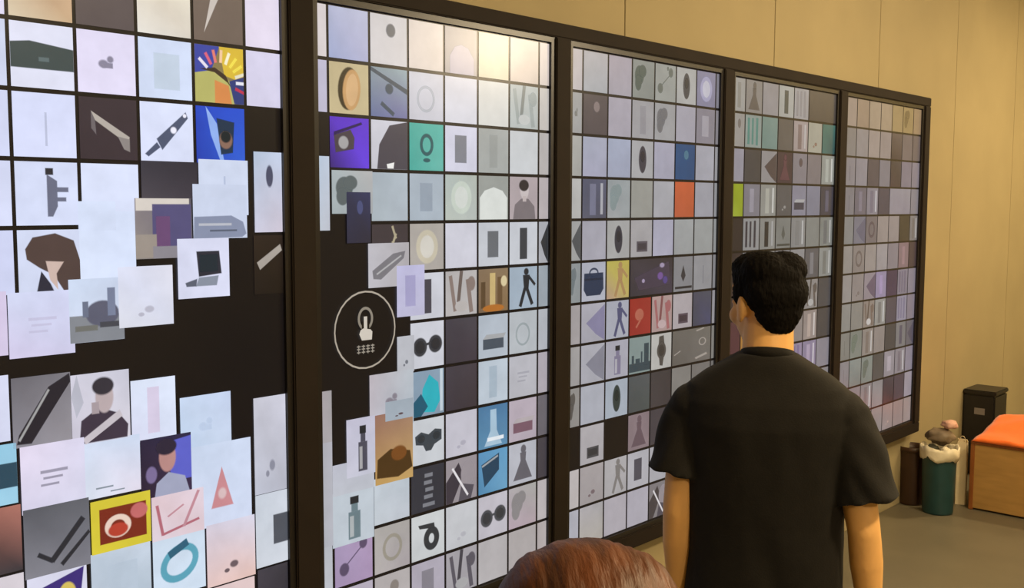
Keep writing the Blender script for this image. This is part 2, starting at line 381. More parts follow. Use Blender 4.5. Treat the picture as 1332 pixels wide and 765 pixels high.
 'portrait': lambda c: [P_([(.12, .98), (.16, .66), (.46, .5), (.8, .62), (.96, .8), (.94, .98)], c), E_(.56, .36, .15, .22, 'b9a9ac'), E_(.54, .2, .18, .12, '33303a'), L_(.2, .96, .84, .62, .1, 'c8c0c8'), R_(.34, .42, .46, .58, 'a89aa0'), P_([(.1, 0), (.2, .4), (.08, .6), (0, .3)], 'b9bac8')],
 'singer': lambda c: [P_([(.5, .1), (1, .05), (1, .7), (.6, .7)], '5d62c8'), E_(.52, .32, .16, .22, 'b98a86'), P_([(.24, 1), (.3, .7), (.54, .56), (.86, .66), (.96, .94)], 'a2a6c0'), E_(.5, .16, .2, .12, '2b2438'), E_(.2, .55, .1, .12, '7c6d98')],
 'gift': lambda c: [R_(.14, .18, .92, .84, '7a2a1c'), O_(.44, .55, .22, .22, .1, 'e8cfc0'), E_(.44, .62, .16, .12, c), E_(.8, .34, .14, .14, 'c46a6a')],
 'rope': lambda c: [L_(.1, .2, .2, .9, .05, c), L_(.2, .88, .9, .7, .05, c), L_(.9, .05, .6, .8, .05, 'c08a96'), L_(.3, .5, .6, .3, .03, 'c08a96')],
 'cuff': lambda c: [O_(.5, .48, .38, .3, .12, c, -.4), L_(.3, .32, .66, .16, .12, '2d5f78')],
 'poster': lambda c: [P_([(.2, .3), (.95, .1), (.85, .8), (.2, .8)], c), E_(.66, .5, .14, .2, 'd8c060')],
 'square': lambda c: [R_(.55, .32, 1, .72, c)],
 'busy': lambda c: [L_(.15, .1, .3, .9, .1, c), L_(.5, 0, .4, .7, .1, 'shade'), L_(.7, .2, .82, .95, .12, c), E_(.5, .8, .2, .12, 'lite'), E_(.82, .3, .12, .16, c)],
 'gold': lambda c: [R_(.38, .1, .56, .85, 'cbb27a'), R_(.64, .2, .8, .85, '6a5238'), R_(.08, .3, .22, .9, c), E_(.5, .92, .36, .08, 'b5702e'), E_(.86, .3, .1, .12, 'd9c9a0')],
 'lady': lambda c: [P_([(.3, .9), (.35, .4), (.55, .1), (.82, .3), (.88, .7), (.7, .95)], c), P_([(.05, .7), (.3, .5), (.5, .8), (.3, 1), (.05, 1)], '1f5870'), R_(.88, 0, .96, .95, 'c5d4de')],
 'pour': lambda c: [P_([(.4, .1), (.6, .1), (.62, .6), (.8, .95), (.2, .95), (.4, .6)], c), R_(.3, .76, .86, .84, 'e8eef4')],
 'book': lambda c: [P_([(.1, .3), (.7, .1), (.7, .5), (.2, .84)], c), L_(.12, .34, .66, .16, .04, 'lite')],
 'bw': lambda c: [P_([(.0, .5), (.4, .1), (.55, .4), (.2, 1), (0, 1)], c), E_(.7, .4, .22, .3, '9a9298'), P_([(.5, .6), (.9, .7), (.8, 1), (.4, 1)], '55505a'), L_(.2, .2, .7, .9, .05, 'e6e2e6')],
 'stack': lambda c: [R_(.38, .1+.13*i, .66, .18+.13*i, c) for i in range(6)] if False else [R_(.4, .16, .64, .24, c), R_(.38, .32, .62, .4, c), R_(.42, .48, .66, .56, c), R_(.38, .64, .64, .72, c), R_(.34, .82, .7, .9, c)],
 'twist': lambda c: [L_(.56, .04, .66, .3, .05, c), L_(.66, .2, .56, .44, .05, c), L_(.56, .36, .68, .62, .05, c), L_(.68, .5, .54, .82, .05, c), E_(.6, .9, .18, .08, '8f8474')],
 'sandal': lambda c: [P_([(.1, .62), (.6, .25), (.9, .2), (.86, .36), (.3, .82), (.12, .8)], c), L_(.2, .7, .8, .3, .03, 'lite')],
 'cap': lambda c: [P_([(.04, .9), (.06, .64), (.4, .52), (.92, .6), (.98, .84), (.6, .94)], c), E_(.62, .6, .2, .1, '7a4a20')],
 'flecks': lambda c: [L_(.62, .08, .82, .02, .04, c), O_(.78, .42, .1, .12, .03, c), L_(.6, .9, .9, .8, .06, c), L_(.05, .7, .2, .6, .02, c)],
 'lights': lambda c: [P_([(.1, .5), (.9, .1), (.95, .75), (.2, .85)], '4a4050'), E_(.3, .6, .03, .05, c), E_(.74, .2, .05, .06, c), E_(.7, .5, .06, .1, '7a5a9a'), E_(.82, .62, .05, .1, '5a4a8a')],
 'drop': lambda c: [P_([(.5, .25), (.62, .55), (.5, .72), (.38, .55)], c), R_(.08, .86, .96, .92, 'shade')],
 'red': lambda c: [E_(.45, .45, .2, .16, c), L_(.5, .6, .3, .8, .06, c)],
}
def shade(c, f): return tuple(min(1, v*f) for v in c)
def offset_poly(pts, d):
    n = len(pts); out = []
    ar = sum(pts[i][0]*pts[(i+1) % n][1]-pts[(i+1) % n][0]*pts[i][1] for i in range(n))
    sg = 1 if ar > 0 else -1
    for i in range(n):
        a, b, c = pts[i-1], pts[i], pts[(i+1) % n]
        def nrm(p, q):
            l = math.hypot(q[0]-p[0], q[1]-p[1]) or 1e-6
            return ((q[1]-p[1])/l*sg, -(q[0]-p[0])/l*sg)
        n1, n2 = nrm(a, b), nrm(b, c)
        m = (n1[0]+n2[0], n1[1]+n2[1]); l2 = m[0]**2+m[1]**2
        f = min(2.2, 2/max(l2, .2))
        out.append((b[0]+m[0]*d*f*.5*1.0, b[1]+m[1]*d*f*.5*1.0) if l2 > .05 else b)
    return out
def art_mesh(name, prims, w, h, k, fea=.022):
    """flat picture shapes with slightly soft outlines"""
    vs_, fs, cs = [], [], []
    base = None
    for n, p in enumerate(prims):
        y = -.0003*(n+1)/max(1, len(prims)) - .0002
        c = p[2] if p[0] == 'p' else (p[5] if p[0] == 'e' else p[6])
        if c == 'shade': col = shade(base, .6) if sum(base) > .12 else shade(base, 1.7)
        elif c == 'lite': col = tuple(.55*v+.35 for v in base)
        else: col = hx(c)
        if base is None: base = col
        col = shade(col, k)
        f_ = fea
        def put(pts):
            i0 = len(vs_)
            vs_.extend([((min(1, max(0, a))-.5)*w, y, (.5-min(1, max(0, b)))*h) for a, b in pts]); return i0
        def solid(pts):
            i0 = put(pts); m = len(pts)
            fs.append(tuple(range(i0, i0+m))); cs.append([(*col, 1)]*m)
        def strip(o_, i_, ao, ai):
            i0, i1 = put(o_), put(i_); m = len(o_)
            for i in range(m):
                j = (i+1) % m
                fs.append((i0+i, i0+j, i1+j, i1+i)); cs.append([(*col, ao), (*col, ao), (*col, ai), (*col, ai)])
        if p[0] == 'p':
            xs = [q[0] for q in p[1]]; ys = [q[1] for q in p[1]]
            f_ = min(fea, .45*min(max(xs)-min(xs), max(ys)-min(ys)))
            inner = offset_poly(p[1], -f_*.4); outer = offset_poly(p[1], f_)
            solid(inner); strip(outer, inner, 0, 1)
        else:
            cx, cy, rx, ry = p[1:5]; rot = p[-1]
            cr, sr = math.cos(rot), math.sin(rot); N = 28
            def el(d):
                ax, ay = max(.002, rx+d), max(.002, ry+d)
                return [(cx+ax*math.cos(t)*cr-ay*math.sin(t)*sr, cy+ax*math.cos(t)*sr+ay*math.sin(t)*cr) for t in [2*PI*i/N for i in range(N)]]
            f_ = min(fea, .4*min(rx, ry))
            if p[0] == 'e':
                solid(el(-f_*.4)); strip(el(f_), el(-f_*.4), 0, 1)
            else:
                wd_ = p[5]; f_ = min(fea, wd_*.45)
                strip(el(f_*.5), el(-f_*.5), 0, 1); strip(el(-f_*.5), el(-wd_+f_*.5), 1, 1); strip(el(-wd_+f_*.5), el(-wd_-f_*.5), 1, 0)
    me = bpy.data.meshes.new(name); me.from_pydata(vs_, [], fs)
    a = me.color_attributes.new('Col', 'FLOAT_COLOR', 'CORNER')
    for pl in me.polygons:
        for li, cc in zip(pl.loop_indices, cs[pl.index]): a.data[li].color = cc
    me.materials.append(MT['screen'])
    # every shape faces the room
    bm = bmesh.new(); bm.from_mesh(me)
    flip = [f for f in bm.faces if f.normal.y > 0]
    bmesh.ops.reverse_faces(bm, faces=flip)
    bmesh.ops.delete(bm, geom=[f for f in bm.faces if f.calc_area() < 1e-10], context='FACES')
    bm.to_mesh(me); bm.free()
    return me
def quad_mesh(name, w, h, cols, k):
    me = bpy.data.meshes.new(name)
    me.from_pydata([(-w/2, 0, h/2), (-w/2, 0, -h/2), (w/2, 0, -h/2), (w/2, 0, h/2)], [], [(0, 1, 2, 3)])
    a = me.color_attributes.new('Col', 'FLOAT_COLOR', 'CORNER')
    order = [0, 2, 3, 1]          # cols given tl, tr, bl, br
    for li, q in zip(range(4), order): a.data[li].color = (*shade(cols[q], k), 1)
    me.materials.append(MT['screen'])
    return me

DISP = []
LABELS = ['screen with a dark gap among scattered picture tiles, beside the round touch icon screen',
          'screen bearing a round touch icon in a dark gap among tiles',
          'screen of small picture tiles with one orange and one yellow tile',
          'screen with a lime green tile at its edge, behind the man',
          'grey screen of picture tiles at the end of the row, beside bare wall']
for i in range(5):
    x = PL0+i*PSTEP
    d = tag(empty('display_screen', (x, 0, ZB)), LABELS[i], 'screen', 'portrait screens of the video wall')
    DISP.append(d)
    bm = bmesh.new()
    for lo, hi in (((-BZ, -.012, -BZ), (0, .03, ZT-ZB+BZ)), ((PW, -.012, -BZ), (PW+BZ, .03, ZT-ZB+BZ)),
                   ((0, -.012, -BZ), (PW, .03, 0)), ((0, -.012, ZT-ZB), (PW, .03, ZT-ZB+BZ))):
        add_box(bm, lo, hi)
    finish(bm, 'bezel', 'bezel', d)
    me = quad_mesh('panel_glass', PW, ZT-ZB, [(.004, .003, .004)]*4, 1)
    o = link('panel_glass', me, d); o.location = (PW/2, 0, (ZT-ZB)/2)
    box('back_case', (-.01, .004, -.01), (PW+.01, .045, ZT-ZB+.01), 'bezel', d)

def tile(i, x0, x1, z0, z1, bg, art=None, layer=0):
    """bg: 'hex' or 'tl,tr,bl,br'; wall metres"""
    d = DISP[i]; ox = PL0+i*PSTEP
    x0 = max(x0, ox+.001); x1 = min(x1, ox+PW-.001); z0 = max(z0, ZB+.001); z1 = min(z1, ZT-.001)
    w, h = x1-x0, z1-z0
    if w < .004 or h < .004: return
    cs = [hx(c) for c in bg.split(',')]
    if len(cs) == 1: cs = cs*4
    if len(cs) == 2: cs = [cs[0], cs[0], cs[1], cs[1]]
    cs = [shade(c, random.uniform(.90, 1.03)) for c in cs]
    def tone(c):
        g = .3*c[0]+.6*c[1]+.1*c[2]
        return tuple(g+(v-g)*SAT[i] for v in c)
    if i > 1 and max(cs[0]) < 2.2*(min(cs[0])+.02): cs = [tone(c) for c in cs]
    o = link('picture_tile', quad_mesh('picture_tile', w, h, cs, KB[i]), d)
    o.location = ((x0+x1)/2-ox, -.0012-.0007*layer, (z0+z1)/2-ZB)
    if art:
        n, _, c = art.partition(':')
        link('picture', art_mesh('picture', ART[n](c or '666'), w, h, KB[i]), o)
GAPX, GAPZ = .0046, .0054
def grid(i, r, c, bg, art=None, span=1):
    a = FIRST[i]+(c-1)*COLP; b = a+COLP*span
    zt = ZT-r*ROWP
    tile(i, max(a+GAPX, PL0+i*PSTEP), b-GAPX, zt-ROWP+GAPZ, zt-GAPZ, bg, art)
def ptile(i, x0, y0, x1, y1, bg, art=None, layer=1):
    """a tile that has drifted off the grid: its outline read in the photograph, laid on the screen plane"""
    cx, cy = (x0+x1)/2, (y0+y1)/2
    tile(i, wall_pt(x0, cy).x, wall_pt(x1, cy).x, wall_pt(cx, y1).z, wall_pt(cx, y0).z, bg, art, layer)
def rows(i, r0, text):
    for r, ln in enumerate(text.strip().split('\n')):
        c = 0
        for it in ln.split():
            if it == '-': c += 1; continue
            sp = 1
            if it[0] == '*': sp = 2; it = it[1:]
            bg, _, art = it.partition('/')
            grid(i, r0+r, c, bg, art or None, sp); c += sp

# display 1 : regular rows, then the tiles scattered around the dark gap
rows(0, 0, '''
dad6ee e0dcf4 c09a80,d8b090,e4d4b8,d0b08c 5c5254 e8dcc8,ece4d0,e8e4dc,dcd4c8 6e6058/streak:c8bfb8 e8dff4
dcdcf2 d4dcf6 e4e6fa/band:3c4a4c e6e0fa/mark:8a869c d4e0fa/frame:c4d2e4 8a7a50/rays:c dad6f0
dad8f4 d6dcfa dae0fe/vline:bcc2dc 3a3038/bar:b4aca4 dde4fe/knife:4c5670 1c46c4,2050d0,1c40b4,2c60d8/disc:c -
dcdcf2 d8defa dae2fe/plug:6a6e84 dde5ff/line:8f97b0
d8dcf6 d4dafa d8e0fa/hair:50403e''')
for a in [
 (103, 275, 176, 362, 'dbe6ff', None, 1), (101, 262, 150, 300, 'dbe6ff', None, 2),
 (183, 210, 256, 259, '343440,2c2c38,4a4650,3c3844', None, 2), (175, 258, 249, 336, '8a8288,5c5862,948c88,6c6870', 'sideboard:54507a', 3),
 (258, 208, 322, 280, 'd8e2fa', 'vline:b4c0dc', 2), (250, 240, 320, 310, 'd2dcf4', 'device:8790aa', 4), (230, 310, 297, 387, 'dfe2fa', 'laptop:2a2c38', 5),
 (153, 346, 224, 424, 'dfe3f8,e6e6f4,e2e4f0,dcdff0', 'speck:b8b8c8', 5), (89, 362, 160, 444, 'd4e2fa,d0dcf4,cfd8ee,c8d0e4', 'city:848890', 4),
 (10, 379, 96, 463, 'd6dcf8,d8dcfa,dcd4f4,d8d6f4', 'text:c6c4e0', 3), (-70, 381, 9, 466, 'dcd0ee', None, 2),
 (330, 198, 367, 302, 'bccce4,c4d0e8,d0d0e4,d4ccdc', 'dot:4a4e66', 2), (330, 306, 369, 382, '2c221c,2a201c,1c1614,18120e', 'dash:a8a098', 1),
 (-70, 492, 12, 580, 'd8dcf4', None, 1), (15, 488, 92, 578, '6c6a72,7a7880,8c8a94,98949c', 'diag:24222c', 2), (92, 484, 168, 575, 'dad8e8,d0d0e0,c8c4d4,d4d0dc', 'portrait:3e3444', 3),
 (170, 492, 228, 572, 'dbe4f8,dfe8fc,dadcf4,d8e0f6', 'slim:d6cce4', 2), (234, 513, 300, 592, 'cfe0fa,cad8f4,c4d8f2,d0def6', 'mark:bccce6', 2),
 (330, 515, 372, 640, 'cfcfdc,dadaea,c8ccdc,b4b6c4', 'speck:8a8c9c', 2), (-60, 582, 22, 662, '8cc4e0,98cce6,a4d4ea,9ccce4', 'square:2a4a5c', 2),
 (26, 575, 110, 662, 'e4daf0,e0dcf4,dcd8f0,e0dff6', 'text:9c98ac', 4), (108, 570, 182, 644, 'd8e4fa,d4e2fa,dce4f4,e2dcec', 'line:88929e', 3),
 (182, 567, 248, 652, '28223c,2a2848,2c2034,3c2c48', 'singer:c', 5), (248, 575, 326, 682, 'd0def6,d4e0f8,d4dcf2,d0daf2', 'cone:c98a90', 3),
 (30, 655, 116, 744, '585a62,64666e,8a8a94,7c7c86', 'strap:282a32', 5), (117, 645, 195, 713, 'd8c83c', 'gift:b84030', 6),
 (196, 640, 264, 697, 'e4ccd4,e0d0dc,e2d4e0,e6d0d8', 'rope:b46a78', 6), (198, 694, 266, 772, 'd2e2f4', 'cuff:5aa2b8', 5), (268, 676, 331, 756, 'dcd4e4,dad8ea,e2c4c0,e6c4bc', 'speck:6a5a60', 4),
 (118, 712, 196, 792, 'c0cede,ccd8e8,c4d0e0,b8c8d8', 'frame:b8c6d6', 3), (35, 737, 113, 815, 'd8d8ec', 'poster:3c2c78', 3), (-60, 664, 28, 752, '8a5a50,b07468,4a4246,3c383e', None, 2),
 (-60, 755, 32, 830, 'dcd4dc', None, 2), (332, 640, 374, 734, 'ccd4e0,d4dae6,d6dce6,d0d6e0', 'square:50545e', 3), (335, 736, 374, 815, '46424c,3a3840,34323a,2c2a32', None, 3),
 (268, 758, 331, 830, 'e0c8c8', None, 3), (198, 776, 266, 850, 'c8d4e4', None, 2), (118, 796, 196, 870, 'd0d4e4', None, 2)]:
    ptile(0, *a)

# display 2
rows(1, 0, '''
dcd4d6 b4bad8,bcbfd8,a4b0d8,b4b6d8 d6d2d4/dot:66686e dcd0c8 aca4a4/arc:b8b0bc dcd0b4 d8c8bc d8ccc6
c8c4dc c8b890/bracelet:c89c68 8a9aa4,94a8b0,6a76a0,7c7caa/slant:42505e ccccd6/halo:b4b8c0 d8d8e2 dcdcd8 b8c0c0/busy:9aa4a4 c8c4c0
- 5a30c0,6434d0,3a2470,6840e0/camera:4a4048 d0d0da/suit:4a4650 4cb4a6,58b8ac,4cb0a4,6cc0b4/rings:2a5a60 d8d8ea/phones:80828c a8acaa/slim:9a9e9c d0d4d8 b8b4b4
- - b0bcc6,b4c0ca,b6c2ca,b0bac4 aebac6/phones:98a4b2 b8c4c0,bcc4bc,c0c8c0,bcc4c0/glow:c8d2c8 a0a4a0/dome:dce0dc b4a8ac/person:7a7276 bcb4b8
- - 443c40/twist:b0a68c b4aea8/glow:c8c0ac d2d2de c8ccd4/phones:6a6e74 ccd0d8/slim:3c4046 b0b2ba/half:30343a
- - - d4d6e0/slim:484650 bcb8b8/busy:8a7a74 8a745c,927c60,7a6450,8a7050/gold:5a4630 a6b6c6/figure:262a30 9aa4ae
- - - d6d8e2/glasses:3a3c42 44404a,4c4850,403c44,443c46 bcc6d2/box:4a5460 bec4ca/halo:98a2a6 b4b8c0
- - - 8aa0b4/lady:2cb0be 443f48,484048,3c3640,3e363c c0ccd8/slim:a8b8c6 bcbcc4/text:a4a4ae b0aab4
- - - ccd0d6/heart:3c444c cccad6/speck:b0aebc 5080a8,4a78a0,5c90b4,6090b4/pour:a8c4d8 bcb0bc/box:7a5a68 6a666e
- - c6d0da,c2ced8,c8d0d8,c6ccd6 343640/stack:7c7e86 9a9298/bw:3c3640 5a94c0,64a0c8,5088b0,6ea6ca/book:23425a bcbec8/dress:64626a 46424a
c0c4cc ac9abe,b49cc0,a894b8,b098bc/dots:5c4e6a b4b0ac,b0aca8,b8b2b0,b0a8ac/ring:9a9488 ced2d4/tape:32363a c8cacf/speck:b4b4bc c6c2cc/glasses:484a50 b6b0b4,acaca8,b6a4b0,b8a8b0/plant:8a8688 bcb6b8
343038 bcb4c4 bab4b4/dot:8a827c b6b0be/phones:86828c a6a2a8/busy:5a5660 b8b4b6 b4aeae b8b0b0''')
for a in [
 (409, 203, 428, 300, 'c0d0e4,c8d4e8,c4ccd8,ccd0dc', None, 2), (431, 222, 484, 278, 'b0bcc0,b8b8b8,a8b4b8,a4a8ac', 'plant:5c6668', 2),
 (450, 250, 481, 316, '303450,34385c,2c2c40,302e3c', 'dot:4a507a', 4), (478, 316, 531, 373, 'c2c0c8,bcb8bc,c4c2ca,b4b0b4', 'sandal:7c7a80', 4),
 (515, 345, 551, 411, 'c2c0e2,c4c2e4,c8c6e4,c6c4e0', 'phones:a8a4cc', 5), (516, 437, 538, 484, 'c0c2ca', 'speck:70747e', 2),
 (480, 484, 537, 556, 'c4bcc4,bcc4cc,c4c0ca,b8c4d0', 'mark:8a8490', 3), (413, 509, 431, 584, 'b0a8ac,a8a4a6,aca8ac,b0acb0', None, 2), (414, 576, 432, 712, 'b8b8c0,bcbcc6,b8bcc4,b8bac4', None, 3),
 (450, 543, 490, 618, 'c8c6da,cccade,ccccdc,c4c6d6', 'bottle:4c4c5a', 3), (487, 536, 536, 626, '9a7264,a4806c,c8a060,d0aa6a', 'cap:4c3418', 4),
 (500, 520, 536, 545, 'a8b4c0', 'speck:5c4a50', 5), (432, 600, 486, 640, 'c0c2d0,c4c6d4,c4c8d2,c4c8d2', None, 2), (432, 636, 486, 706, 'c6d0da', 'bottle:6c8088', 1)]:
    ptile(1, *a)
# round touch icon in the gap of display 2
c0 = wall_pt(474, 429)
R0 = .122
ic = link('touch_icon', None, DISP[1]); ic.location = (c0.x-(PL0+PSTEP), -.006, c0.z-ZB)
ICO = [O_(.5, .5, .5, .5, .022, 'b0a698'), O_(.5, .355, .125, .15, .035, '8c8478'), R_(.44, .40, .56, .52, '0c0908'), R_(.474, .33, .526, .56, 'd0c8bc'),
       P_([(.42, .5), (.46, .48), (.58, .5), (.61, .53), (.6, .63), (.44, .63), (.4, .55)], 'd0c8bc')]
for n in range(4):            # a line of small unreadable characters under the hand
    xx = .36+n*.075
    ICO += [R_(xx, .70, xx+.055, .712, '9c9488'), R_(xx, .735, xx+.055, .747, '9c9488'), R_(xx, .775, xx+.055, .787, '9c9488'), R_(xx+.02, .69, xx+.032, .80, '9c9488')]
bpy.data.objects.remove(ic)
ic = link('touch_icon', art_mesh('touch_icon', ICO, 2*R0, 2*R0, 1, .006), DISP[1])
ic.location = (c0.x-(PL0+PSTEP), -.0055, c0.z-ZB); ic['label'] = 'round outline icon with a pointing hand over small lettering'

# display 3
rows(2, 0, '''
ccc2c6 b8b4ba,bcb6ba,b0b4bc,b4b8c0 b8aab8,b4a8b8,b0a8b8,b4acbc 8e948e/plant:54605a a0a49e/dots:6a706a b4b4b2/oval:4a4a4e 8886aa/glow:a8a6c4 8a889a
a8a8a8/mark:82827e 5a4e54/dot:8a7c7c b4acbe aaa8ae/slim:98969c a8a8ac/plant:747478 b0acbe 8e8898/phones:a6a2ac 8c8892
b4b4ae acb4d0,b0b4d0,b4b4d4,b0b0d0 a8b4d4,aab4d4,acb4d4,a8b0d0 b4b4b8/oval:42404a aeacc6 28507e/dot:4c7890 acacbc a0a0a8
c0c0be 565c7c,5c6080,60647e,5a5c74/bars:7a7c94 9eaab0,a2acb0,a8acb0,a0a8ac/plant:8a989a a0a098 b2b2bc cc6440,cc6440,c46446,c0603e a8a8b6 989aa0
aaacac/half:565a5e b2b0c2 b4b4b4/oval:3c3c46 b0acb0/boxes:5a545c b6b4d0 a4a8aa 9ea2a2 9a9ea0
96a0a4/plant:747e82 b8bcd0/bag:2c3a54 c8bc60,c4b45c,c0a08c,c8b46c/figure:b08c60 *453c46,3e363c,3c3640,483e52/lights:a89ab8 8a8a90/drop:3c3a3e 9a9aa0/vline:7a7a82 8e8e94
b0a8aa b4b2c2/half:8c88a8 b4b8ca/figure:56587a a4342c,a03a32,98302c,a43a34/red:b86a58 bc9894/busy:a86a6c b8acb2/boxes:5a4c56 4c4e64,545668,4a4c60,4e507a a09ca4
aca8a8 b4b4c2/half:8a8a98 b2b0c2/bottle:86809a 88a09e/skyline:3c4c54 c0beb8/watch:54504c *6c665e,7a746a,6a645c,76706a/flecks:a8a098 8a8680
9e9a96/plant:5e5a56 b8bccc b0bed0/oval:34403e 545c60,5c6266,4c5254,505a58 4c4648,443e40,4c4448,463e42 8a8680 7c7874 7a7674
- bab4ba/boxes:4c4c50 - 947c84/dress:6a5860 4c444c 7c7874 98949a 8e8a90
cac0c0 b0a6a8/speck:7c6c70 b8b4b8/figure:84807e bcbac4/phones:54525c b4b2bc a8a4aa 9c989e 96929a
bcbccc bab4ba,b4b0b4,c0b8ac,bcb4a8 bcb4c0 bab4c4 8c8488/bw:4a4446 b4b0b4 a4a0a8 9a969e''')
# display 4
rows(3, 0, '''
9a9894/slim:87857f 88827e/dress:5c5652 8e898c a2a29c/slim:4c504c 9c989a/stripes:8a8688 *564e48,544c46,504844,4e4640
96928e/dot:706a66 84948e/stripes:4c8078 6a8c84,74928a,648880,6c8c86 5e5854 a0908e/bars:7c6c6a a4a08e/speck:8a6c5c 3c6a62,447068,406c68,2c5054
9490a0 424044 8e8a8c/half:4c4244 44303a/dress:5a3a44 807880/dot:54484c 7e7478 8c908a/bars:a4a8a2
92a022,98a62c,9cac3c,96a430 7e7a86/slim:928e9a 8e8e88/bars:a4a49c 565456/speck:8a8886 868498/box:3e3e4c 7c7c90 403e4c/slim:5a586a
2c2428 8e8e90/stripes:34323c 868682/bars:2c2c2e 7a7c78/drop:545652 848484/bars:7a7a7a 80827e 7c807c/bars:66686a
34282c 76747a 8a8886 7e7c80/busy:5c5a5e 8c8a8c 5c5a5e/slim:7a787c 8a8c88/bars:747470
3c2c2c 8a8488/person:5c5458 8a8482 84807e/bars:6c6866 9a8a88 8c8684/busy:5c5450 4c4a4e
5c3038 a8783c/busy:7c4c2c 94888a 88807e 8e827e 988882/bars:b0a098 4a4648
7c6c78 94828e 887c88 8c8490 9484a4/stripes:7c6c90 8e80a0/bars:a89ab0 8a8490
7a747c 86808a 7c7880 88828a 8e8690 847c88 8a8488
76727a 847e86 7e7a82 807a84 88828c 7c7680 847e88
7a767c 807a82 7c7880 827c84 7c7680 7e7882 807a84''')
# display 5: warm reflected glow is painted into the top row's colours
rows(4, 0, '''
8e7c70 8a7460 94806a 947e64 907a56 8c7650/plant:6c5a3c 8e765a 8a7054
76706e 827a7a 8c7e78 887a76 544644,5c4e4a,3c3032,443638 6a5c5a 645654 5e504e
7a747a/vline:5a545a 7e7880 4a424a 746e76 3c3438,443c40,403038,3c3034 766c78 7a707a 706870
726e74/vline:5a565c 605a66/slim:726c78 7a7480/bars:686270 443e4c *847e88,8a848c,847c86,827a86 7a747c 726a74
767676 6c6a78/half:5a5868 6a6062/ring:504448 887c78 867a78 3c342a 76706e/bars:66605c 6c6662
86807c 7a706c/ring:5c5250 887e7a 8c8486 7a7076 7e6468/slim:8a7074 443438 4c3a3a
86807e 827876/speck:6a605e 847880/half:5c5060 887a9a/slim:9484a6 40304a 766e7c/stripes:645c6c 7a7280 6c6470
7e7c78 7c7872 80746c/busy:685a52 868480/bars:6c6a68 4e4650,443c48,4a4450,463e4c 847e92/stripes:6c667c 786e7c 665e6a
76746e/vline:605e58 747870/plant:626a60 807670/bars:6e645e 807672 403e40 706e70/slim:4e4a58 5c5862/half:4a4654 6e6a74
7c767a/vline:686266 7c8480,80847e,747874,707470 747a74/plant:5c625a 4a4848 867e86/phones:9a929a 7c747c/bars:6c646c 807888 746c78
766e74 7a7276 7e787a/bars:6a6466 807c7e 3c3440,443a44,3a323c,382e38 463a46 8e8490 7c7480
7a7272 827a7a 867c7c 847a78 8a7874,947e78,8e7e7c,907c78/speck:a08a82 8a7672 907e7a 84726e''')

# ------------------------------------------------------------------ people
def hand(bm, wrist, down, fwd, side, s=1.0):
    """relaxed hand hanging from the wrist: palm, four fingers of unequal length, thumb at the palm's front edge.
    down: along the hand, fwd: towards the thumb edge, side: inwards (the palm's facing)"""
    d, f, n = Vector(down).normalized(), Vector(fwd).normalized(), Vector(side).normalized()
    rot = Matrix((f, n, d)).transposed()
    w = Vector(wrist)
    ell(bm, w+d*.052*s, (.040*s, .016*s, .056*s), rot)
    ell(bm, w+d*.075*s, (.041*s, .015*s, .030*s), rot)
    for k, (off, L, cur) in enumerate(((.030, .074, .25), (.010, .083, .32), (-.010, .077, .40), (-.029, .060, .48))):
        p = w+d*.088*s+f*off*s
        ang = cur
        for seg, fr_ in enumerate((.45, .32, .23)):
            dirv = (d*math.cos(ang)+n*math.sin(ang)+f*off*.9).normalized()
            q = p+dirv*L*fr_*s
            cap(bm, p, q, (.0088-.0007*seg)*s, (.0081-.0007*seg)*s, 10)
            p = q; ang += cur*.9
    p = w+d*.03*s+f*.030*s
    for seg, (L, r) in enumerate(((.042, .0115), (.032, .0098), (.025, .0086))):
        dirv = (d*(.75+.1*seg)+f*(.62-.25*seg)+n*(.30+.12*seg)).normalized()
        q = p+dirv*L*s
        cap(bm, p, q, r*s, (r-.001)*s, 10); p = q

